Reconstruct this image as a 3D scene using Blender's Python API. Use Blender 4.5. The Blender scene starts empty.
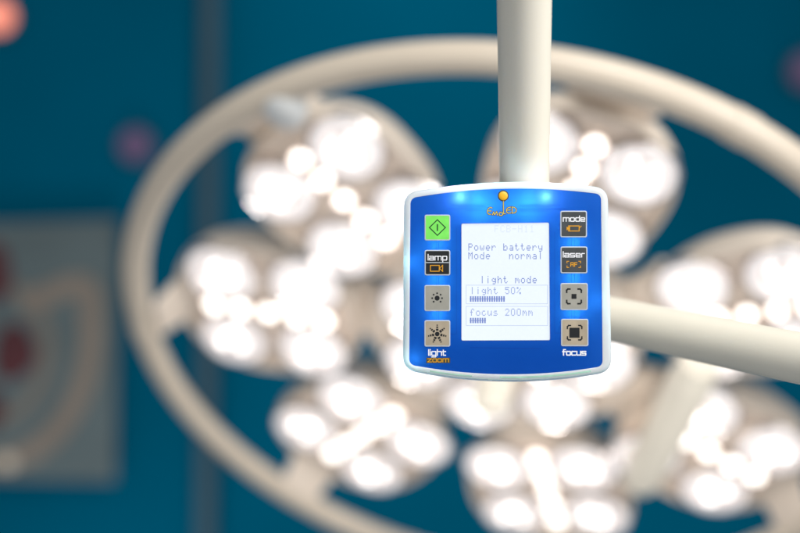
import bpy, bmesh, math, random
from mathutils import Vector, Matrix
random.seed(4)
S = bpy.context.scene
C = S.collection
PI = math.pi
F = 1111.0            # focal length in pixels of an 800 wide picture (50 mm lens)
CAMZ = 1.6            # height of the camera above the world origin

def W(x, y, depth):
    """world point seen at photo position x, y at a distance in front of the camera"""
    return Vector(((x-400)/F*depth, depth, CAMZ+(266.5-y)/F*depth))

# ------------------------------------------------------------------ materials
def mat(name, col, rough=.5, metal=0., emit=None, es=0., coat=0., noise=0., nscale=40., bump=0., bscale=200., translucent=0., tcol=None, spec=.5):
    m = bpy.data.materials.new(name); m.use_nodes = True
    nt = m.node_tree; b = nt.nodes['Principled BSDF']; out = nt.nodes['Material Output']
    b.inputs['Base Color'].default_value = (*col, 1)
    b.inputs['Roughness'].default_value = rough
    b.inputs['Metallic'].default_value = metal
    b.inputs['Coat Weight'].default_value = coat
    b.inputs['Specular IOR Level'].default_value = spec
    if emit:
        b.inputs['Emission Color'].default_value = (*emit, 1)
        b.inputs['Emission Strength'].default_value = es
    tc = nt.nodes.new('ShaderNodeTexCoord')
    if noise:
        n = nt.nodes.new('ShaderNodeTexNoise'); n.inputs['Scale'].default_value = nscale; n.inputs['Detail'].default_value = 5
        nt.links.new(tc.outputs['Object'], n.inputs['Vector'])
        r = nt.nodes.new('ShaderNodeMapRange'); r.inputs[1].default_value = .3; r.inputs[2].default_value = .7
        r.inputs[3].default_value = 1-noise; r.inputs[4].default_value = 1+noise
        nt.links.new(n.outputs['Fac'], r.inputs[0])
        mx = nt.nodes.new('ShaderNodeVectorMath'); mx.operation = 'SCALE'
        mx.inputs[0].default_value = col
        nt.links.new(r.outputs[0], mx.inputs['Scale']); nt.links.new(mx.outputs[0], b.inputs['Base Color'])
        r2 = nt.nodes.new('ShaderNodeMapRange'); r2.inputs[3].default_value = max(0, rough-.08); r2.inputs[4].default_value = min(1, rough+.1)
        nt.links.new(n.outputs['Fac'], r2.inputs[0]); nt.links.new(r2.outputs[0], b.inputs['Roughness'])
    if bump:
        n = nt.nodes.new('ShaderNodeTexNoise'); n.inputs['Scale'].default_value = bscale; n.inputs['Detail'].default_value = 3
        nt.links.new(tc.outputs['Object'], n.inputs['Vector'])
        bp = nt.nodes.new('ShaderNodeBump'); bp.inputs['Strength'].default_value = bump; bp.inputs['Distance'].default_value = .0005
        nt.links.new(n.outputs['Fac'], bp.inputs['Height']); nt.links.new(bp.outputs[0], b.inputs['Normal'])
    if translucent:
        t = nt.nodes.new('ShaderNodeBsdfTranslucent'); t.inputs['Color'].default_value = (*(tcol or col), 1)
        mx = nt.nodes.new('ShaderNodeMixShader'); mx.inputs[0].default_value = translucent
        nt.links.new(b.outputs[0], mx.inputs[1]); nt.links.new(t.outputs[0], mx.inputs[2]); nt.links.new(mx.outputs[0], out.inputs[0])
    return m

def srgb(r, g, b):
    f = lambda c: c/12.92 if c <= .04045 else ((c+.055)/1.055)**2.4
    return tuple(f(v/255) for v in (r, g, b))

M = dict(
    wall=mat('teal_paint', (.0, .105, .190), .7, noise=.10, nscale=1.2, bump=.2, bscale=60, spec=.0),
    enamel=mat('cream_enamel', (.70, .61, .50), .34, noise=.03, nscale=8, bump=.06, bscale=500, coat=.15),
    tube=mat('ivory_tube', (.90, .85, .73), .38, noise=.03, nscale=14, bump=.08, bscale=700, coat=.1),
    pod=mat('pod_shell', (.80, .70, .60), .4, noise=.04, nscale=12),
    face=mat('pod_face', (.84, .71, .60), .35, noise=.06, nscale=30),
    chrome=mat('reflector_metal', (.86, .82, .82), .22, metal=1., noise=.03, nscale=60),
    lens=mat('lit_lens', (.9, .88, .88), .15, emit=(1., .90, .88), es=.45, coat=.1),
    trough=mat('lit_trough', (.80, .74, .73), .3, metal=.6, emit=(1., .90, .87), es=.16, noise=.15, nscale=50),  # the trough glows by itself, in place of led light mirrored in it
    led=mat('led_core', (1, 1, 1), .3, emit=(1., .95, .90), es=2.7),
    beam=mat('small_led', (1, 1, 1), .3, emit=(1., .93, .85), es=2.7),
    dark=mat('dark_rubber', (.05, .045, .045), .6, noise=.1),
    white=mat('white_plastic', (.78, .80, .80), .35, noise=.02),
    bezel=mat('frosted_plastic', (.95, .955, .96), .28, translucent=.5, tcol=(.93, .95, .97), noise=.02, nscale=90, coat=.3),
    lip=mat('clear_lip', (.60, .70, .68), .18, translucent=.35, tcol=(.75, .9, .86), coat=.5, noise=.06, nscale=60),
    pcb=mat('green_board', (.36, .62, .50), .3, noise=.15, nscale=200),
    blue=mat('blue_membrane', (.0, .064, .42), .34, spec=.12, translucent=.42, tcol=(.055, .27, .98), noise=.05, nscale=35, bump=.10, bscale=900, coat=.04),
    trace=mat('membrane_trace', (.0, .065, .42), .35, translucent=.35, tcol=(.01, .16, .8)),
    key_rim=mat('key_rim', (.50, .56, .62), .3, noise=.06, nscale=300),
    green=mat('green_key', (.17, .62, .10), .32, emit=(.16, .80, .10), es=.22, noise=.12, nscale=160),
    black=mat('black_key', (.012, .014, .016), .34, noise=.15, nscale=200),
    slate=mat('slate_key', (.055, .062, .068), .34, noise=.15, nscale=200),
    grey=mat('grey_key', (.33, .325, .29), .3, noise=.07, nscale=130, bump=.1, bscale=300),
    tan=mat('tan_key', (.40, .34, .255), .3, noise=.16, nscale=110, bump=.1, bscale=300),
    ink=mat('black_ink', (.008, .010, .012), .4),
    ink_green=mat('dark_green_ink', (.006, .05, .016), .4),
    ink_white=mat('white_ink', (.85, .87, .92), .4),
    ink_orange=mat('orange_ink', (.68, .32, .015), .4),
    ink_yellow=mat('yellow_ink', (.85, .45, .02), .4, emit=(1, .5, .02), es=.08),
    ink_gold=mat('gold_ink', (.80, .62, .14), .4),
    ink_olive=mat('olive_ink', (.05, .055, .03), .5),
    salmon=mat('salmon_glow', (.6, .2, .15), .4, emit=(1., .30, .20), es=.95),
    violet=mat('violet_glow', (.10, .07, .14), .4, emit=(.21, .105, .26), es=.20),
    pipe=mat('grey_conduit', (.06, .115, .155), .8, spec=.1, noise=.06, nscale=6),
    board=mat('board_grey', (.105, .145, .155), .5, noise=.12, nscale=5),
    band=mat('board_beige', (.24, .20, .165), .5, noise=.12, nscale=6),
    band2=mat('board_pale', (.19, .17, .145), .5, noise=.1, nscale=6),
    red=mat('board_red', (.085, .018, .024), .5, noise=.2, nscale=9),
)
def lcd_mat(name, col, s):
    m = bpy.data.materials.new(name); m.use_nodes = True; nt = m.node_tree; b = nt.nodes['Principled BSDF']
    b.inputs['Base Color'].default_value = (.12, .13, .14, 1); b.inputs['Roughness'].default_value = .25
    b.inputs['Emission Strength'].default_value = s
    tc = nt.nodes.new('ShaderNodeTexCoord'); n = nt.nodes.new('ShaderNodeTexNoise'); n.inputs['Scale'].default_value = 900
    n2 = nt.nodes.new('ShaderNodeTexNoise'); n2.inputs['Scale'].default_value = 45
    nt.links.new(tc.outputs['Object'], n.inputs['Vector']); nt.links.new(tc.outputs['Object'], n2.inputs['Vector'])
    ad = nt.nodes.new('ShaderNodeMath'); ad.operation = 'ADD'
    nt.links.new(n.outputs['Fac'], ad.inputs[0]); nt.links.new(n2.outputs['Fac'], ad.inputs[1])
    r = nt.nodes.new('ShaderNodeMapRange'); r.inputs[1].default_value = .6; r.inputs[2].default_value = 1.4; r.inputs[3].default_value = .975; r.inputs[4].default_value = 1.025
    nt.links.new(ad.outputs[0], r.inputs[0])
    mx = nt.nodes.new('ShaderNodeVectorMath'); mx.operation = 'SCALE'; mx.inputs[0].default_value = col
    nt.links.new(r.outputs[0], mx.inputs['Scale']); nt.links.new(mx.outputs[0], b.inputs['Emission Color'])
    return m
M['lcd'] = lcd_mat('lcd_backlight', srgb(230, 240, 252), .95)
M['lcd_ink'] = lcd_mat('lcd_ink', srgb(92, 122, 212), .72)
M['lcd_soft'] = lcd_mat('lcd_soft_ink', srgb(128, 150, 214), .86)
M['lcd_line'] = lcd_mat('lcd_line', srgb(186, 202, 232), .82)
M['lcd_ghost'] = lcd_mat('lcd_ghost', srgb(216, 228, 246), .90)

# ------------------------------------------------------------------ helpers
def obj(name, bm, m, parent=None, smooth=False, mw=None):
    bm.normal_update()
    me = bpy.data.meshes.new(name); bm.to_mesh(me); bm.free()
    if smooth:
        for p in me.polygons: p.use_smooth = True
        me.set_sharp_from_angle(angle=math.radians(42))
    for mm in (m if isinstance(m, (list, tuple)) else [m]): me.materials.append(mm)
    o = bpy.data.objects.new(name, me); C.objects.link(o)
    if parent: o.parent = parent
    if mw is not None: o.matrix_local = mw
    return o
def tag(o, label=None, cat=None, group=None, kind=None):
    if label: o['label'] = label
    if cat: o['category'] = cat
    if group: o['group'] = group
    if kind: o['kind'] = kind
    return o
def empty(name, mw):
    o = bpy.data.objects.new(name, None); C.objects.link(o); o.matrix_world = mw; o.empty_display_size = .03
    return o

def loft(bm, loops, closed=True, cap0=False, cap1=False, mi=0):
    vs = [[bm.verts.new(p) for p in L] for L in loops]
    n = len(vs[0])
    for a, b in zip(vs[:-1], vs[1:]):
        for i in range(n if closed else n-1):
            f = bm.faces.new((a[i], a[(i+1) % n], b[(i+1) % n], b[i])); f.material_index = mi
    if cap0: bm.faces.new(vs[0][::-1]).material_index = mi
    if cap1: bm.faces.new(vs[-1]).material_index = mi
    return vs
def tube(bm, pts, r, seg=40, cap=True):
    pts = [Vector(p) for p in pts]
    rs = r if isinstance(r, (list, tuple)) else [r]*len(pts)
    t0 = (pts[1]-pts[0]).normalized(); up = Vector((0, 0, 1)) if abs(t0.z) < .9 else Vector((1, 0, 0))
    a = t0.cross(up).normalized(); loops = []
    for i, p in enumerate(pts):
        t = (pts[min(i+1, len(pts)-1)]-pts[max(i-1, 0)]).normalized()
        a = (a - t*a.dot(t)).normalized(); b = t.cross(a)
        loops.append([p+(a*math.cos(2*PI*k/seg)+b*math.sin(2*PI*k/seg))*rs[i] for k in range(seg)])
    loft(bm, loops, cap0=cap, cap1=cap)
def lathe(bm, prof, seg=32, centre=(0, 0, 0), cap0=False, cap1=False):
    c = Vector(centre)
    loft(bm, [[c+Vector((r*math.cos(2*PI*k/seg), r*math.sin(2*PI*k/seg), z)) for k in range(seg)] for r, z in prof], cap0=cap0, cap1=cap1)

# ------------------------------------------------------------------ camera
cam = bpy.data.cameras.new('camera'); co = bpy.data.objects.new('camera', cam); C.objects.link(co)
co.location = (0, 0, CAMZ); co.rotation_euler = (PI/2, 0, 0)
cam.lens = 50; cam.sensor_width = 36; cam.clip_start = .02; cam.clip_end = 60
cam.dof.use_dof = True; cam.dof.focus_distance = .54; cam.dof.aperture_fstop = 2.7; cam.dof.aperture_blades = 0
S.camera = co
S.view_settings.view_transform = 'Standard'; S.view_settings.look = 'None'; S.view_settings.exposure = 0

# ------------------------------------------------------------------ setting
bm = bmesh.new(); bmesh.ops.create_grid(bm, x_segments=2, y_segments=2, size=4)
wl = obj('wall', bm, M['wall'], mw=Matrix.Translation((0, 3.0, CAMZ)) @ Matrix.Rotation(PI/2, 4, 'X'))
tag(wl, 'plain teal painted wall far behind the lamp', 'wall', kind='structure')

# conduit on the wall
WD = 2.94
bm = bmesh.new()
a, b = W(212, -160, WD), W(204, 700, WD)
tube(bm, [a, b], .026, 24)
for q in (.12, .86):
    p = a.lerp(b, q); tube(bm, [p+Vector((0, 0, .02)), p-Vector((0, 0, .02))], .031, 24)
tag(obj('wall_conduit', bm, M['pipe'], smooth=True), 'grey vertical conduit pipe running down the teal wall behind the ring', 'pipe')

# wall chart: a flat board with printed shapes, each print a raised sheet
root = empty('wall_chart', Matrix.Translation(W(40, 350, 2.93)))
tag(root, 'blurred grey wall chart with a beige curve and dark red blotches', 'wall chart')
cs = 2.93/F
def chart(x, y, z=0): return Vector(((x-40)*cs, -z, (350-y)*cs))
def prism(bm, pts, z0, z1, conv):
    lo = [conv(x, y, z0) for x, y in pts]; hi = [conv(x, y, z1) for x, y in pts]
    loft(bm, [lo, hi], cap0=True, cap1=True)
def ribbon_poly(path, w):
    L, R = [], []
    for i, p in enumerate(path):
        a = Vector(path[max(i-1, 0)]); b = Vector(path[min(i+1, len(path)-1)]); t = (b-a).normalized(); n = Vector((-t.y, t.x))
        L.append(Vector(p)+n*w[i]/2); R.append(Vector(p)-n*w[i]/2)
    return L, R
bm = bmesh.new(); prism(bm, [(-120, 226), (117, 219), (115, 482), (-120, 478)], -.02, 0, chart); obj('board', bm, M['board'], root)
def band(name, path, w, m, z):
    bm = bmesh.new(); L, R = ribbon_poly(path, w)
    loft(bm, [[chart(*l, z), chart(*r, z), chart(*r, .0005), chart(*l, .0005)] for l, r in zip(L, R)], cap0=True, cap1=True)
    obj(name, bm, m, root)
def arc(cx, cy, rx, ry, a0, a1, n=24):
    return [(cx+rx*math.cos(math.radians(a0+(a1-a0)*i/n)), cy-ry*math.sin(math.radians(a0+(a1-a0)*i/n))) for i in range(n+1)]
p = [(20, 304), (34, 300), (48, 295), (62, 289), (74, 285), (83, 285), (89, 290), (92, 299)] + arc(-8, 330, 100, 132, 8, -95)
band('curved_band', p, [22]*33, M['band'], .004)
p = arc(-20, 350, 68, 74, 60, -80)
band('inner_band', p, [13]*25, M['band2'], .003)
for i, (x, y, rx, ry) in enumerate(((-6, 272, 17, 32), (14, 352, 21, 29), (-8, 410, 12, 18))):
    bm = bmesh.new(); prism(bm, [(x+rx*math.cos(a)*(1+.1*math.sin(3*a+i)), y+ry*math.sin(a)*(1+.08*math.cos(2*a+i))) for a in [2*PI*k/28 for k in range(28)]], .001, .006, chart)
    obj('red_blotch', bm, M['red'], root)
bm = bmesh.new(); prism(bm, [(8+9*math.cos(a), 462+8*math.sin(a)) for a in [2*PI*k/20 for k in range(20)]], .001, .007, chart); obj('pale_spot', bm, M['enamel'], root)

def glow_dome(x, y, r, m, label):  # emissive domes on the wall; the salmon one stands for a reflection
    rt = empty('wall_glow', Matrix.Translation(W(x, y, 2.99)) @ Matrix.Rotation(PI/2, 4, 'X'))
    tag(rt, label, 'lamp')
    bm = bmesh.new(); lathe(bm, [(r*1.12, 0), (r*1.12, .012), (r, .016)], 32, cap0=True, cap1=True); obj('glow_base', bm, M['pipe'], rt, True)
    bm = bmesh.new(); lathe(bm, [(r*.96, .0165), (r*.9, .03), (r*.6, .042), (.001, .048)], 32, cap1=True); obj('glow_cap', bm, m, rt, True)
glow_dome(0, 18, .047, M['salmon'], 'salmon pink reflection, built as a glowing dome, in the upper left corner of the teal wall')
glow_dome(137, 146, .045, M['violet'], 'dim violet glowing dome on the wall just left of the ring')
glow_dome(806, 72, .05, M['violet'], 'dim violet glowing dome on the wall at the right edge above the ring')

# ------------------------------------------------------------------ surgical lamp
def b3(v): return Vector((v[0], v[2], v[1]))
pc = Vector((.10295724, -.11194378, 1.18120931))
n_ = Vector((-.22001315, -.68583761, -.69370094)); u_ = Vector((.9532072, 0, -.30231777)); v_ = Vector((-.2073409, .72775461, -.65374535))
H = .045
o_ = b3(pc - n_*H) + Vector((0, 0, CAMZ)); U, V, N = b3(u_), b3(v_), b3(n_)
ML = Matrix(((U.x, V.x, N.x, o_.x), (U.y, V.y, N.y, o_.y), (U.z, V.z, N.z, o_.z), (0, 0, 0, 1)))
lamp = empty('surgical_lamp', ML)
tag(lamp, 'large cream surgical lamp with seven lit round pods inside a ring rail', 'surgical lamp')
MLi = ML.inverted()
def onlamp(x, y, z):
    """lamp coordinates of the spot of the lamp plane of height z that is seen at photo x, y"""
    o = MLi @ Vector((0, 0, CAMZ)); d = (MLi @ W(x, y, 1)) - o
    return o + d*((z-o.z)/d.z)

R0 = .40; RT = .0147; RX, RY = 1.0125, .980   # the rail is very slightly out of round
bm = bmesh.new()
nseg = 160
loft_l = []
for i in range(nseg):
    t = 2*PI*i/nseg
    loft_l.append([Vector(((R0+RT*math.cos(q))*math.cos(t)*RX, (R0+RT*math.cos(q))*math.sin(t)*RY, H+RT*math.sin(q))) for q in [2*PI*k/28 for k in range(28)]])
loft_l.append(loft_l[0]); loft(bm, loft_l)
bmesh.ops.remove_doubles(bm, verts=bm.verts, dist=1e-6)
obj('ring_rail', bm, M['enamel'], lamp, True)
for ang in (52, 172, 292):
    bm = bmesh.new(); loops = []
    for j, (da, rr) in enumerate(((-1.6, 1.0), (-1.5, 1.07), (1.5, 1.07), (1.6, 1.0))):
        t = math.radians(ang+da)
        loops.append([Vector(((R0+RT*rr*math.cos(q))*math.cos(t)*RX, (R0+RT*rr*math.cos(q))*math.sin(t)*RY, H+RT*rr*math.sin(q))) for q in [2*PI*k/28 for k in range(28)]])
    loft(bm, loops); obj('rail_joint', bm, M['enamel'], lamp, True)

def sup(a, b, z, n=2.35, seg=56, taper=0.):
    L = []
    for k in range(seg):
        t = 2*PI*k/seg; c, s = math.cos(t), math.sin(t)
        r = (abs(c/a)**n+abs(s/b)**n)**(-1/n)
        x, y = r*c, r*s
        y *= 1+taper*x/a
        L.append(Vector((x, y, z)))
    return L
# pod: local x points away from the hub, z towards the patient
A, B = .108, .100
def pod_bm():
    bm = bmesh.new()
    prof = [(.25, -.062), (.55, -.057), (.80, -.044), (.94, -.024), (1., -.006), (1.0, .006), (.985, .012), (.955, .013), (.935, .010), (.93, .0)]
    loops = [sup(A*s, B*s, z, taper=.08) for s, z in prof]
    loft(bm, loops, cap0=True)
    return bm
def pod_face_bm():
    bm = bmesh.new(); loft(bm, [sup(A*s, B*s, z, taper=.08) for s, z in ((.93, -.002), (.92, .0015), (.4, .0035))], cap1=True); return bm
def cup_bm(r):
    bm = bmesh.new()
    lathe(bm, [(r*1.04, .002), (r*1.06, .010), (r*1.0, .0135), (r*.92, .012), (r*.72, .0075), (r*.45, .005), (r*.2, .004)], 14)
    return bm
def lens_bm(r):
    bm = bmesh.new()
    lathe(bm, [(r*.93, .0125), (r*.88, .0150), (r*.70, .0165), (r*.60, .0150)], 36)
    return bm
def trough_bm(r):
    bm = bmesh.new()
    lathe(bm, [(r*.60, .0150), (r*.50, .0085), (r*.36, .0080), (r*.12, .0100)], 18, cap1=True)
    return bm
def led_bm(r, z0):
    bm = bmesh.new(); lathe(bm, [(r, z0), (r*.97, z0+r*.25), (r*.75, z0+r*.6), (r*.4, z0+r*.85), (r*.05, z0+r*.95)], 20, cap1=True); return bm

me_pod = obj('lamp_pod', pod_bm(), M['pod'], lamp, True)
me_face = obj('face_plate', pod_face_bm(), M['face'], me_pod, True)
proto = []
RL = .0405
for sx in (-1, 1):
    for sy in (-1, 1):
        T = Matrix.Translation((sx*.0485, sy*.0535, 0)) @ Matrix.Rotation(math.atan2(-sy, -sx)+.5*sx, 4, 'Z')
        if not proto:
            a = obj('reflector', cup_bm(RL), M['chrome'], me_pod, mw=T)
            l = obj('lens', lens_bm(RL), M['lens'], me_pod, True, mw=T)
            lb = bmesh.new()
            for cx, cy, rr_ in ((.010, .001, .0082), (-.008, .011, .0054), (-.007, -.012, .0046)):
                lathe(lb, [(rr_, .0135), (rr_*.96, .0135+rr_*.25), (rr_*.75, .0135+rr_*.6), (rr_*.4, .0135+rr_*.85), (rr_*.05, .0135+rr_*.95)], 20, centre=(cx, cy, 0), cap0=True, cap1=True)
            d = obj('led', lb, M['led'], me_pod, True, mw=T)
            g = obj('lit_trough', trough_bm(RL), M['trough'], me_pod, True, mw=T)
            base = (a, l, g, d)
            proto += [(a, T), (l, T), (g, T), (d, T)]
        else:
            for q in base:
                c = q.copy(); C.objects.link(c); c.parent = me_pod; c.matrix_local = T; proto.append((c, T))
for k in range(5):
    T = Matrix.Translation(((k-2)*.0325, 0, .003))
    if k == 0:
        sb = bmesh.new(); lathe(sb, [(.0135, 0), (.0145, .004), (.0135, .008), (.0115, .0075)], 24); hs = obj('led_socket', sb, M['chrome'], me_pod, True, mw=T)
        hl = obj('led', led_bm(.0098, .005), M['beam'], me_pod, True, mw=T); proto += [(hs, T), (hl, T)]
    else:
        for q in (hs, hl):
            c = q.copy(); C.objects.link(c); c.parent = me_pod; c.matrix_local = T; proto.append((c, T))
RP = .266
A0 = 169.5
bk = bmesh.new()   # bracket between pod and rail, in pod coordinates
loops = []
for x, w, z0, z1 in ((.065, .046, -.036, -.006), (.092, .040, -.030, .002), (.102, .034, -.016, .016), (.110, .030, .006, .032), (.119, .027, .032, .047)):
    L = []
    for k in range(24):
        t = 2*PI*k/24; c, s = math.cos(t), math.sin(t); r = (abs(c)**3.5+abs(s)**3.5)**(-1/3.5)
        L.append(Vector((x, w*r*c, (z0+z1)/2+(z1-z0)/2*r*s)))
    loops.append(L)
loft(bk, loops, cap0=True, cap1=True)
brk = obj('bracket', bk, M['pod'], lamp, True)
sk = bmesh.new(); loops = []
for x, w in ((-.145, .045), (-.12, .040), (-.10, .046), (-.08, .06), (-.055, .05)):
    loops.append([Vector((x, w*math.cos(t)*(1 if abs(math.cos(t)) < .7 else 1), -.024+.020*math.sin(t))) for t in [2*PI*k/24 for k in range(24)]])
loft(sk, loops, cap0=True, cap1=True)
spk = obj('spoke', sk, M['pod'], lamp, True)
clip = None
PODS = ((169.5, .266, 1), (219.5, .262, 1), (274, .260, 1), (321.7, .270, .98), (12, .260, .88), (65, .238, .88), (121.5, .247, .94))
for i, (ang, rp, psc) in enumerate(PODS):
    ang = math.radians(ang)
    mw = Matrix.Rotation(ang, 4, 'Z') @ Matrix.Translation((RP, 0, 0))
    mwp = Matrix.Rotation(ang, 4, 'Z') @ Matrix.Translation((rp, 0, 0)) @ Matrix.Scale(psc, 4)
    if i == 0: P, Bq, Sq = me_pod, brk, spk
    else:
        P = me_pod.copy(); C.objects.link(P); P.parent = lamp
        fc = me_face.copy(); C.objects.link(fc); fc.parent = P; fc.matrix_local = Matrix.Identity(4)
        for q, T in proto:
            c = q.copy(); C.objects.link(c); c.parent = P; c.matrix_local = T
        Bq = brk.copy(); Sq = spk.copy()
        for c in (Bq, Sq): C.objects.link(c); c.parent = lamp
    for q in (P, Bq, Sq): q.matrix_local = mwp if q is P else mw
# white clip where the upper left pod meets the rail
bm = bmesh.new()
for dz, rr in ((0, 1),):
    lathe(bm, [(.012, -.004), (.020, 0), (.021, .010), (.016, .016), (.006, .018)], 24, cap0=True, cap1=True)
q = onlamp(287, 104, .045)
obj('white_clip', bm, M['white'], lamp, True, mw=Matrix.Translation(q))

# hub
bm = bmesh.new()
def circ(r, z, seg=70):
    return [Vector((r*(1+.035*math.cos(7*(t-math.radians(A0))))*math.cos(t), r*(1+.035*math.cos(7*(t-math.radians(A0))))*math.sin(t), z)) for t in [2*PI*k/seg for k in range(seg)]]
loft(bm, [circ(r, z) for r, z in ((.04, -.085), (.09, -.078), (.13, -.055), (.148, -.028), (.152, -.010), (.150, .004), (.145, .008), (.139, .008), (.135, .002), (.05, .001))], cap0=True, cap1=True)
hub = obj('hub', bm, M['pod'], lamp, True)
def hubcopy(src, T):
    c = src.copy(); C.objects.link(c); c.parent = hub; c.matrix_local = T
for i in range(7):
    a = math.radians(A0+25.7+360/7*i); T = Matrix.Rotation(a, 4, 'Z') @ Matrix.Translation((.103, 0, 0))
    for q in base: hubcopy(q, T)
for i in range(5):
    a = math.radians(20+72*i); hubcopy(hl, Matrix.Rotation(a, 4, 'Z') @ Matrix.Translation((.052, 0, 0))); hubcopy(hs, Matrix.Rotation(a, 4, 'Z') @ Matrix.Translation((.052, 0, 0)))
bm = bmesh.new(); lathe(bm, [(.030, 0), (.030, .008), (.022, .014), (.019, .03), (.021, .07), (.019, .09), (.010, .097)], 32, cap0=True, cap1=True)
obj('centre_handle', bm, M['tube'], lamp, True, mw=Matrix.Translation((0, 0, .0015)))
# glossy ribbed brace that crosses between the lower pods
a, b = onlamp(700, 362, .05), onlamp(640, 482, .045)
bm = bmesh.new(); tube(bm, [a, a.lerp(b, .1), a.lerp(b, .11), a.lerp(b, .9), a.lerp(b, .91), b], [.019, .0225, .023, .023, .0225, .018], 32)
obj('brace', bm, M['tube'], lamp, True)
b2 = Vector((b.x*1.06, b.y*1.06, -.01)); bm = bmesh.new(); tube(bm, [b, (b+b2)/2, b2], [.016, .013, .012], 20); obj('brace_foot', bm, M['enamel'], lamp, True)

# ------------------------------------------------------------------ support arm
arm = empty('support_arm', Matrix.Translation(W(524, 305, .63)))
tag(arm, 'ivory tubular arm carrying the blue control panel, one tube upright and one to the right', 'support arm')
AO = arm.location
def al(p): return p - AO
RA = .0127
bm = bmesh.new(); pts = [al(W(524.3, y, d)) for y, d in ((-120, .485), (0, .515), (90, .542), (180, .566), (250, .585), (318, .605))]
tube(bm, pts, RA, 48); obj('upright_tube', bm, M['tube'], arm, True)
bm = bmesh.new(); pts = [al(W(x, y, d)) for x, y, d in ((900, 378, .505), (800, 358.2, .545), (700, 338, .59), (620, 321, .63), (560, 309, .66), (535, 304, .668))]
tube(bm, pts, RA*1.0, 48); obj('side_tube', bm, M['tube'], arm, True)
bm = bmesh.new(); k0 = W(526, 309, .60); k1 = W(526, 306, .68); tube(bm, [al(k0), al(k0.lerp(k1, .08)), al(k0.lerp(k1, .92)), al(k1)], [.016, .018, .018, .016], 36)
obj('knuckle', bm, M['white'], arm, True)

# ------------------------------------------------------------------ control panel
D = .54; s_ = D/F
panel = empty('control_panel', Matrix.Translation(W(506, 282, D)))
tag(panel, 'blue control panel with backlit display, eight square keys and frosted edge', 'control panel')
def pp(x, y, z=0.): return Vector(((x-506)*s_, -z*.001, (282-y)*s_))   # z in millimetres towards the viewer
def outline(TL, TR, BR, BL, top, bot, rad, n=26, m=8):
    """rounded four sided outline with bowed top and bottom; top / bot = height of the middle"""
    def q(a, c, b, t): return ((1-t)**2*a[0]+2*t*(1-t)*c[0]+t*t*b[0], (1-t)**2*a[1]+2*t*(1-t)*c[1]+t*t*b[1])
    def side(a, b, my):
        if my is None: c = ((a[0]+b[0])/2, (a[1]+b[1])/2)
        else: c = ((a[0]+b[0])/2, 2*my-(a[1]+b[1])/2)
        L = math.dist(a, b); e = rad/L
        return [q(a, c, b, e+(1-2*e)*i/n) for i in range(n+1)]
    sides = [side(TL, TR, top), side(TR, BR, None), side(BR, BL, bot), side(BL, TL, None)]
    out = []
    for k, c in enumerate((TR, BR, BL, TL)):
        out += sides[k]; a = sides[k][-1]; b = sides[(k+1) % 4][0]
        cc = (c[0]*.95+(a[0]+b[0])/2*.05, c[1]*.95+(a[1]+b[1])/2*.05)
        out += [q(a, cc, b, i/m) for i in range(1, m)]
    return out
inner = outline((410.4, 198.2), (601, 194.2), (602.6, 366.2), (409.2, 364.6), 188.8, 374.3, 6)
outer = outline((404.4, 193.4), (607.8, 188.2), (612.0, 370.6), (403.6, 368.6), 182.2, 380.6, 13)
outer2 = outline((403.9, 193.0), (608.6, 188.0), (612.6, 372.0), (403.0, 370.0), 181.8, 382.2, 13)
def mix(a, b, t): return [(p[0]*(1-t)+q[0]*t, p[1]*(1-t)+q[1]*t) for p, q in zip(a, b)]
def lp(o, z): return [pp(x, y, z) for x, y in o]
bm = bmesh.new()
back = mix(outer, [(506, 282)]*len(outer), .02)
loft(bm, [lp(inner, .0), lp(inner, .35), lp(mix(inner, outer, .12), .55), lp(mix(inner, outer, .6), .5), lp(mix(inner, outer, .85), .1), lp(outer, -.9), lp(outer2, -2.5), lp(outer2, -5), lp(back, -16), lp(mix(back, [(506, 282)]*len(outer), .08), -19)], cap1=True)
obj('housing', bm, M['bezel'], panel, True)
# seam lip and the green edge of the board seen through the bottom of the frosted frame
def edge_strip(name, x0, x1, t, w, z, m):
    half = len(outer)
    L = [p for p in zip(inner, outer) if p[0][1] > 350 and x0 < p[1][0] < x1]
    L.sort(key=lambda p: p[1][0]); bm = bmesh.new()
    loops = []
    for p, q in L:
        x, y = p[0]*(1-t)+q[0]*t, p[1]*(1-t)+q[1]*t
        loops.append([pp(x, y-w/2, z), pp(x, y+w/2, z-.05), pp(x, y+w/2, z-.25), pp(x, y-w/2, z-.25)])
    loft(bm, loops, cap0=True, cap1=True); obj(name, bm, m, panel)
edge_strip('board_edge', 500, 598, .45, 1.7, .62, M['pcb'])
edge_strip('board_edge', 424, 476, .5, 1.2, .62, M['pcb'])
edge_strip('seam_lip', 412, 606, .80, .7, .42, M['lip'])
bm = bmesh.new()
for x0 in (488, 519): 
    loft(bm, [[pp(x0, 378.6, .3), pp(x0+3, 378.6, .3), pp(x0+3, 380.2, .1), pp(x0, 380.2, .1)], [pp(x0, 378.6, .7), pp(x0+3, 378.6, .7), pp(x0+3, 380.2, .5), pp(x0, 380.2, .5)]], cap0=True, cap1=True)
obj('latch', bm, M['lip'], panel)
# membrane with an opening for the display
bm = bmesh.new()
mem = mix(inner, outer, -.0)
scr = outline((461.4, 223.6), (549.0, 222.6), (550.0, 340.2), (461.4, 340.6), None, None, 1.6)
loft(bm, [lp(mem, .05), lp(mix(mem, scr, .35), .05), lp(mix(mem, scr, .75), .05), lp(scr, .05), lp(scr, -.6)])
mb = obj('membrane', bm, M['blue'], panel)
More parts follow.
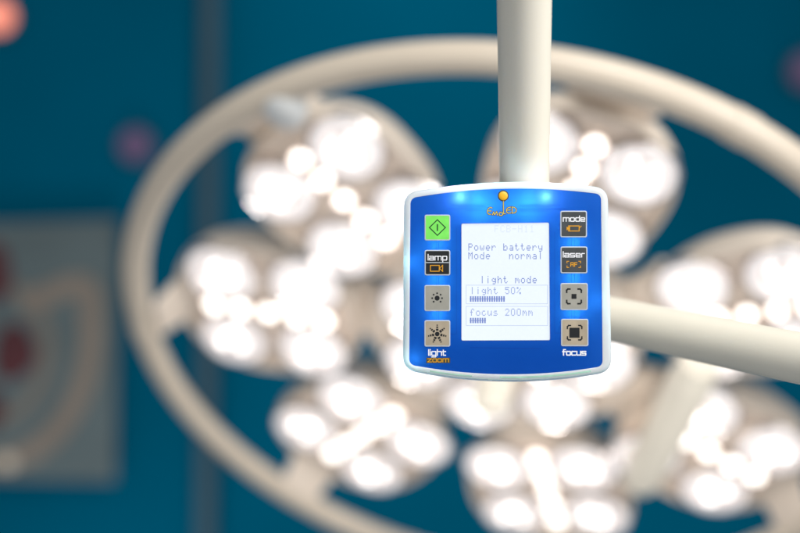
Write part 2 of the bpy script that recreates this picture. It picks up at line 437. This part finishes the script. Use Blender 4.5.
# ---- printed strokes
class Ink:
    def __init__(s, z): s.bm = bmesh.new(); s.z = z; s.k = 0
    def poly(s, pts):
        s.k += 1; z = s.z+s.k*.004
        s.bm.faces.new([s.bm.verts.new(pp(x, y, z)) for x, y in pts])
    def line(s, pts, w, closed=False, cap=True):
        pts = list(pts)+([pts[0]] if closed else [])
        for a, b in zip(pts[:-1], pts[1:]):
            a, b = Vector(a), Vector(b); d = (b-a)
            if d.length < 1e-6: continue
            d.normalize(); n = Vector((-d.y, d.x))*w/2; e = d*(w/2 if cap else 0)
            s.poly([a-e+n, a-e-n, b+e-n, b+e+n])
    def disc(s, x, y, r, n=28, ry=None):
        s.poly([(x+r*math.cos(2*PI*k/n), y-(ry or r)*math.sin(2*PI*k/n)) for k in range(n)])
    def rect(s, x0, y0, x1, y1): s.poly([(x0, y0), (x0, y1), (x1, y1), (x1, y0)])
    def done(s, name, m, parent=None):
        o = obj(name, s.bm, m, parent or panel)
        for p in o.data.polygons:
            pass
        return o
G = {}
w = 1.35
G['l'] = (.0, [[(0, 1.5), (0, 0)]]); G['i'] = (.0, [[(0, 1), (0, 0)], [(0, 1.42), (0, 1.5)]])
G['a'] = (w, [[(.05, 1), (w-.15, 1), (w, .85), (w, 0), (.12, 0), (0, .12), (0, .42), (.12, .54), (w, .54)]])
G['m'] = (2.1, [[(0, 0), (0, 1), (1.95, 1), (2.1, .85), (2.1, 0)], [(1.05, 1), (1.05, 0)]])
G['p'] = (w, [[(0, -.45), (0, 1), (w-.15, 1), (w, .85), (w, .15), (w-.15, 0), (0, 0)]])
G['o'] = (w, [[(.15, 0), (0, .15), (0, .85), (.15, 1), (w-.15, 1), (w, .85), (w, .15), (w-.15, 0), (.15, 0)]])
G['d'] = (w, [[(w, 1.5), (w, 0), (.15, 0), (0, .15), (0, .85), (.15, 1), (w, 1)]])
G['e'] = (w, [[(w, 0), (.15, 0), (0, .15), (0, .85), (.15, 1), (w-.15, 1), (w, .85), (w, .5), (0, .5)]])
G['s'] = (w, [[(w, 1), (.1, 1), (0, .9), (0, .6), (.1, .5), (w-.1, .5), (w, .4), (w, .1), (w-.1, 0), (0, 0)]])
G['r'] = (.85, [[(0, 0), (0, .85), (.15, 1), (.85, 1)]])
G['g'] = (w, [[(.05, -.45), (w-.15, -.45), (w, -.3), (w, 1), (.15, 1), (0, .85), (0, .15), (.15, 0), (w, 0)]])
G['h'] = (w, [[(0, 1.5), (0, 0)], [(0, 1), (w-.15, 1), (w, .85), (w, 0)]])
G['t'] = (.8, [[(.1, 1.4), (.1, .12), (.2, 0), (.8, 0)], [(-.1, 1), (.8, 1)]])
G['z'] = (w, [[(0, 1), (w, 1), (0, 0), (w, 0)]])
G['f'] = (.8, [[(.85, 1.5), (.3, 1.5), (.18, 1.38), (.18, 0)], [(-.1, .95), (.85, .95)]])
G['c'] = (w, [[(w, 1), (.15, 1), (0, .85), (0, .15), (.15, 0), (w, 0)]])
G['u'] = (w, [[(0, 1), (0, .15), (.15, 0), (w, 0), (w, 1)]])
G['A'] = (1., [[(0, 0), (0, 1), (1, 1), (1, 0)], [(0, .45), (1, .45)]])
G['F'] = (.9, [[(0, 0), (0, 1), (.9, 1)], [(0, .5), (.8, .5)]])
def word(txt, x0, x1, ybase, xh, lw, name, m, z, parent=None, gap=.48):
    tot = sum(G[c][0] for c in txt)+gap*(len(txt)-1)
    sx = (x1-x0-lw)/tot; x = x0+lw/2; ink = Ink(z)
    for c in txt:
        for pl in G[c][1]: ink.line([(x+a*sx, ybase-b*xh) for a, b in pl], lw)
        x += (G[c][0]+gap)*sx
    return ink.done(name, m, parent)
# ---- keys
def rr(x0, y0, x1, y1, r, k=5):
    out = []
    for cx, cy, a0 in ((x1-r, y0+r, 0), (x0+r, y0+r, 90), (x0+r, y1-r, 180), (x1-r, y1-r, 270)):
        for i in range(k+1):
            a = math.radians(a0+90*i/k); out.append((cx+r*math.cos(a), cy-r*math.sin(a)))
    return out
def key(x0, y0, x1, y1, m, label):
    bm = bmesh.new()
    loft(bm, [lp(rr(x0, y0, x1, y1, 1.8), .06), lp(rr(x0, y0, x1, y1, 1.8), .28), lp(rr(x0+.25, y0+.25, x1-.25, y1-.25, 1.7), .38), lp(rr(x0+.9, y0+.9, x1-.9, y1-.9, 1.2), .38), lp(rr(x0+1.05, y0+1.05, x1-1.05, y1-1.05, 1.1), .26)], cap1=True)
    k = obj('key', bm, M['key_rim'], panel, True); k['label'] = label
    bm = bmesh.new(); loft(bm, [lp(rr(x0+1.15, y0+1.15, x1-1.15, y1-1.15, 1.1), .27), lp(rr(x0+1.25, y0+1.25, x1-1.25, y1-1.25, 1.), .33), lp(rr(x0+3.4, y0+3.4, x1-3.4, y1-3.4, 1.), .36)], cap1=True)
    obj('key_face', bm, m, k, True)
    return k
ZK = .40
k = key(424.6, 214.8, 450.2, 240.6, M['green'], 'glowing green start key')
i = Ink(ZK); i.line([(437.4, 219.8), (445.4, 227.6), (437.4, 235.4), (429.4, 227.6)], 1.0, True); i.line([(437.4, 224.2), (437.4, 231)], 1.25, cap=False); i.done('start_symbol', M['ink_green'], k)
k = key(424.6, 250.0, 450.2, 275.4, M['black'], 'black lamp key')
i = Ink(ZK); i.line([(425.8, 262.6), (449.0, 262.6)], .8, cap=False); i.done('divider', M['key_rim'], k)
word('lamp', 427.6, 447.2, 260.0, 3.7, .95, 'lettering', M['ink_white'], ZK, k)
i = Ink(ZK); i.line([(430.4, 265.4), (430.4, 271.2), (439.2, 271.2), (439.2, 265.4)], .8, True); i.line([(439.4, 268.3), (442.6, 265.2), (442.6, 271.4)], .7, True); i.done('lamp_symbol', M['ink_orange'], k)
k = key(424.4, 285.1, 450.2, 311.1, M['grey'], 'grey key with a small sun symbol')
i = Ink(ZK); i.disc(437.1, 298.1, 2.5)
for q in range(8):
    a = 2*PI*q/8+PI/8*0; r = 4.9
    if q != 6: i.disc(437.1+r*math.cos(a), 298.1-r*math.sin(a), .95, 8)
i.done('sun_symbol', M['ink'], k)
k = key(424.4, 320.2, 450.2, 346.6, M['tan'], 'tan key with a large sun symbol')
i = Ink(ZK); i.disc(437.2, 333.9, 2.3)
for q in range(7):
    a = math.radians(90+360/7*q)
    for r, sz in ((4.3, 1.25), (6.7, .95), (8.8, .7)):
        ca, sa = math.cos(a), math.sin(a)
        c = Vector((437.2+r*ca, 333.9-r*sa)); t = Vector((-sa, -ca))*sz; d = Vector((ca, -sa))*sz*.8
        i.poly([c+t+d, c+t-d, c-t-d, c-t+d])
i.done('sun_symbol', M['ink'], k)
k = key(560.2, 210.9, 586.8, 237.4, M['slate'], 'dark mode key')
word('mode', 562.6, 585.0, 221.3, 3.5, .95, 'lettering', M['ink_white'], ZK, k)
i = Ink(ZK); i.line([(568.5, 226.0), (579.0, 226.0), (579.0, 231.0), (568.5, 231.0)], .9, True); i.line([(567, 226.8), (567, 230.2)], 1., cap=False); i.poly([(566.4, 228.5), (569.8, 226.3), (569.8, 230.7)]); i.line([(579.0, 228), (581, 226.2)], .8); i.done('battery_symbol', M['ink_orange'], k)
k = key(560.4, 246.6, 587.2, 273.4, M['slate'], 'dark laser key')
word('laser', 562.6, 584.6, 257.0, 3.5, .95, 'lettering', M['ink_white'], ZK, k)
i = Ink(ZK)
for sx in (-1, 1):
    for sy in (-1, 1): i.line([(573.6+sx*5.0, 264.4+sy*3.1), (573.6+sx*6.8, 264.4+sy*3.1), (573.6+sx*6.8, 264.4+sy*1.5)], .7)
i.done('bracket_symbol', M['ink_orange'], k)
word('AF', 570.2, 577.2, 266.3, 3.6, .8, 'lettering', M['ink_orange'], ZK, k)
def brk4(i, cx, cy, h, arm_, w):
    for sx in (-1, 1):
        for sy in (-1, 1):
            i.line([(cx+sx*(h-arm_), cy+sy*h), (cx+sx*(h-1.2), cy+sy*h), (cx+sx*h, cy+sy*(h-1.2)), (cx+sx*h, cy+sy*(h-arm_))], w, cap=True)
k = key(560.4, 283.1, 587.6, 310.1, M['grey'], 'grey key with a small square in brackets')
i = Ink(ZK); brk4(i, 573.9, 296.3, 7.3, 3.2, 1.5); i.rect(571.4, 293.9, 576.3, 298.7); i.done('focus_symbol', M['ink'], k)
k = key(560.9, 318.9, 588.2, 346.2, M['tan'], 'tan key with a large square in brackets')
i = Ink(ZK); brk4(i, 574.5, 332.6, 7.2, 3.0, 1.3); i.rect(569.3, 327.6, 579.4, 337.6); i.done('focus_symbol', M['ink'], k)
# ---- words on the membrane
word('light', 428.2, 446.0, 355.2, 3.7, 1.05, 'light_lettering', M['ink_white'], .10)
i = Ink(.07); i.rect(426.2, 357.6, 450.2, 363.0); i.done('zoom_backing', M['ink_olive'])
word('zoom', 427.3, 449.0, 361.9, 3.2, .8, 'zoom_lettering', M['ink_orange'], .10)
word('focus', 562.4, 586.2, 355.0, 3.6, 1.15, 'focus_lettering', M['ink_white'], .10)
# ---- logo with bulb
def logo(lw, z, m, name):
    i = Ink(z)
    i.line([(503.4, 201), (503.4, 213.4), (505.2, 214.0)], lw)
    i.line([(491.9, 208.0), (490.4, 207.4), (488.6, 208.4), (487.4, 210.6), (487.4, 212.8), (488.6, 214.2), (490.6, 214.4)], lw); i.line([(487.6, 211.0), (491.0, 211.0)], lw)
    i.line([(492.4, 214.9), (493.6, 212.0), (494.6, 214.9), (496.6, 211.8), (497.4, 215.2)], lw)
    i.line([(502.4, 212.9), (500.4, 212.3), (499.0, 213.6), (499.6, 215.4), (501.4, 215.6), (502.8, 214.6), (503.0, 212.9)], lw)
    i.line([(510.4, 207.2), (508.0, 207.8), (506.4, 209.4), (506.6, 212.0), (508.0, 213.2), (510.6, 213.0)], lw); i.line([(506.6, 210.3), (510.0, 210.1)], lw)
    i.line([(512.0, 213.2), (512.0, 207.0), (514.6, 207.6), (516.2, 209.2), (516.2, 211.2), (514.8, 212.8), (512.0, 213.2)], lw)
    return i
i = logo(1.7, .06, None, ''); i.disc(503.2, 195.9, 5.6); i.done('logo_outline', M['ink_olive'])
i = logo(.62, .20, None, ''); i.done('logo_lettering', M['ink_gold'])
bm = bmesh.new()
loft(bm, [[pp(503.2+r*math.cos(2*PI*k/32), 195.9-r*math.sin(2*PI*k/32), z) for k in range(32)] for r, z in ((4.5, .2), (4.3, .5), (3.2, .75), (1.5, .9))], cap1=True)
obj('logo_bulb', bm, M['ink_yellow'], panel, True)
# ---- conductor traces under the film
i = Ink(.055)
for y, x0, x1 in ((205.2, 452, 484), (207.0, 458, 486), (208.8, 449, 482), (210.8, 466, 486), (205.2, 520, 560), (207, 522, 552), (209, 520, 566), (211, 519, 548)): i.line([(x0, y), (x1, y)], .45)
for x in (436.6, 438.6):
    for y0, y1 in ((240.8, 249.8), (275.6, 284.9), (311.3, 320)): i.line([(x, y0), (x, y1)], .45)
for x in (571.5, 574.4, 581):
    for y0, y1 in ((237.6, 246.4), (273.6, 282.9), (310.3, 318.7)): i.line([(x, y0), (x, y1)], .45)
i.line([(450.4, 334), (456.5, 334), (456.5, 228)], .4); i.line([(560.7, 333), (554.6, 333), (554.6, 232)], .4); i.line([(470, 347.5), (541, 348.5)], .45)
i.done('conductor_traces', M['trace'])
# ---- display
bm = bmesh.new()
loft(bm, [lp(rr(461.2, 222.4, 550.2, 340.8, 1.6), -.62), lp(rr(461.2, 222.4, 550.2, 340.8, 1.6), -1.6)], cap0=True)
bmesh.ops.reverse_faces(bm, faces=bm.faces)
lcd = obj('display', bm, M['lcd'], panel)
bm = bmesh.new()
loft(bm, [lp(scr, .052), lp(scr, .12), lp(mix(scr, [(505.5, 282)]*len(scr), .007), .12), lp(mix(scr, [(505.5, 282)]*len(scr), .007), -.3)])
obj('display_frame', bm, M['key_rim'], panel)
FONT = {
'P': "11110 10001 10001 11110 10000 10000 10000", 'o': "00000 00000 01110 10001 10001 10001 01110",
'w': "00000 00000 10001 10001 10101 10101 01010", 'e': "00000 00000 01110 10001 11111 10000 01110",
'r': "00000 00000 10110 11001 10000 10000 10000", 'b': "10000 10000 10110 11001 10001 10001 11110",
'a': "00000 00000 01110 00001 01111 10001 01111", 't': "01000 01000 11100 01000 01000 01001 00110",
'y': "00000 00000 10001 10001 10001 01111 00001 01110", 'M': "10001 11011 10101 10101 10001 10001 10001",
'd': "00001 00001 01101 10011 10001 10001 01111", 'n': "00000 00000 10110 11001 10001 10001 10001",
'm': "00000 00000 11010 10101 10101 10001 10001", 'l': "00100 00100 00100 00100 00100 00100 00100",
'i': "00100 00000 00100 00100 00100 00100 00100", 'g': "00000 00000 01101 10011 10001 01111 00001 01110",
'h': "10000 10000 10110 11001 10001 10001 10001", 'f': "00110 01001 01000 11100 01000 01000 01000",
'c': "00000 00000 01110 10000 10000 10001 01110", 'u': "00000 00000 10001 10001 10001 10011 01101",
's': "00000 00000 01110 10000 01110 00001 11110", '5': "11111 10000 11110 00001 00001 10001 01110",
'0': "01110 10001 10001 10001 10001 10001 01110", '%': "11000 11001 00010 00100 01000 10011 00011",
'2': "01110 10001 00001 00010 00100 01000 11111", 'F': "11111 10000 10000 11110 10000 10000 10000",
'C': "01110 10001 10000 10000 10000 10001 01110", 'B': "11110 10001 10001 11110 10001 10001 11110",
'-': "00000 00000 00000 11111 00000 00000 00000", 'H': "10001 10001 10001 11111 10001 10001 10001",
'1': "00100 01100 00100 00100 00100 00100 01110", ' ': "00000 00000 00000 00000 00000 00000 00000"}
ZL = -.60
def lcd_text(txt, x0, y0, pitch, h, name, m):
    px = pitch/6.9; py = h/7; bm = bmesh.new()
    for n, c in enumerate(txt):
        for r, row in enumerate(FONT[c].split()):
            for q, b in enumerate(row):
                if b == '1':
                    x = x0+n*pitch+q*px; y = y0+r*py
                    bm.faces.new([bm.verts.new(pp(a, b_, ZL)) for a, b_ in ((x+.03, y+.03), (x+.03, y+py-.03), (x+px-.03, y+py-.03), (x+px-.03, y+.03))])
    obj(name, bm, m, lcd)
lcd_text('FCB-H11', 494.6, 225.2, 5.9, 7.2, 'ghost_text', M['lcd_ghost'])
lcd_text('Power battery', 468.4, 243.4, 5.83, 7.2, 'power_text', M['lcd_ink'])
lcd_text('Mode   normal', 468.4, 252.0, 5.83, 7.2, 'mode_text', M['lcd_ink'])
lcd_text('light mode', 480.2, 275.9, 5.83, 7.4, 'light_mode_text', M['lcd_ink'])
lcd_text('light 50%', 470.2, 287.0, 5.83, 7.2, 'light_level_text', M['lcd_soft'])
lcd_text('focus 200mm', 470.2, 308.6, 5.83, 7.2, 'focus_distance_text', M['lcd_soft'])
def frame(x0, y0, x1, y1, name):
    i = Ink(ZL-.01); i.line([(x0, y0), (x1, y0)], .5); i.line([(x1, y0+.6), (x1, y1-.6)], .5); i.line([(x1, y1), (x0, y1)], .5); i.line([(x0, y1-.6), (x0, y0+.6)], .5); i.done(name, M['lcd_line'], lcd)
frame(466.2, 285.2, 547.6, 303.8, 'light_box'); frame(466.2, 306.4, 547.8, 325.6, 'focus_box')
def bars(x0, y0, y1, n, name):
    i = Ink(ZL)
    for k in range(n): i.rect(x0+k*2.38, y0, x0+k*2.38+1.55, y1)
    i.rect(x0-.3, (y0+y1)/2-.3, x0+n*2.38-.5, (y0+y1)/2+.3)
    i.done(name, M['lcd_ink'], lcd)
bars(470, 296.2, 301.8, 15, 'light_bar'); bars(470, 317.8, 323.2, 7, 'focus_bar')
bm = bmesh.new(); ip = mix(inner, [(506, 282)]*len(inner), .01)
loft(bm, [lp(ip, -7.5), lp(ip, -9)], cap0=True, cap1=True); obj('light_stop', bm, M['pcb'], panel)  # unseen opaque plate, added to stop the panel leds leaking out the back
# ---- bracket behind the panel
bm = bmesh.new(); c0 = pp(522, 300, -19); tube(bm, [c0, c0+Vector((0, .012, 0)), c0+Vector((0, .03, 0))], [.022, .016, .014], 32); obj('mounting_boss', bm, M['white'], panel, True)

# ---- indicator LEDs behind the translucent membrane
def led(x, y, z, e, r=.0012, col=(.45, .95, 1)):
    e *= .30
    l = bpy.data.lights.new('panel_led', 'POINT'); l.energy = e; l.shadow_soft_size = r; l.color = col
    o = bpy.data.objects.new('panel_led', l); C.objects.link(o); o.parent = panel; o.location = pp(x, y, z)
for x in (460, 546): led(x, 197, -2.6, .014, col=(1, .70, .95))
for x in (478, 528): led(x, 200, -5, .010)
for y in (245, 280, 314): led(437.5, y, -4.0, .006); led(573.5, y-2, -4.0, .007)
led(414, 358, -4, .003); led(413, 262, -5, .004); led(596, 300, -5, .003); led(478, 215, -6, .005); led(530, 215, -6, .005)
led(490, 206, -5, .004); led(512, 206, -5, .004)

# ------------------------------------------------------------------ light
w = bpy.data.worlds.new('World'); S.world = w; w.use_nodes = True
w.node_tree.nodes['Background'].inputs[0].default_value = (.92, .96, 1, 1); w.node_tree.nodes['Background'].inputs[1].default_value = .33
def area(loc, to, size, e, col=(1, 1, 1), sy=None):
    l = bpy.data.lights.new('room_light', 'AREA'); l.energy = e; l.size = size; l.color = col
    if sy: l.shape = 'RECTANGLE'; l.size_y = sy
    o = bpy.data.objects.new('room_light', l); C.objects.link(o); o.location = loc
    o.rotation_euler = (Vector(to)-Vector(loc)).to_track_quat('-Z', 'Y').to_euler()
area((.5, -.5, CAMZ+1.3), (.1, .6, CAMZ), .9, 27, (1, .97, .91))
area((.9, .0, CAMZ+.35), (.1, .7, CAMZ+.1), .5, 8, (1, .97, .94))
def spot(loc, to, e, ang, col=(1, 1, 1)):
    l = bpy.data.lights.new('fill_spot', 'SPOT'); l.energy = e; l.spot_size = math.radians(ang); l.spot_blend = 1; l.color = col; l.shadow_soft_size = .1
    o = bpy.data.objects.new('fill_spot', l); C.objects.link(o); o.location = loc
    o.rotation_euler = (Vector(to)-Vector(loc)).to_track_quat('-Z', 'Y').to_euler()
P_ = N*.95
l = o_ + P_ + Vector((0, 0, -.1)); spot(l, o_, 20, 50, (1, .93, .87))  # added spot that brightens the pod faces, not the wall
spot((.0, 1.9, CAMZ+1.3), (.0, 3, CAMZ+.6), 19, 62)
spot((-.6, 1.9, CAMZ-1.3), (-.7, 3, CAMZ-.5), 21, 75)
spot((.6, 1.9, CAMZ-1.3), (.5, 3, CAMZ-.6), 14, 75)
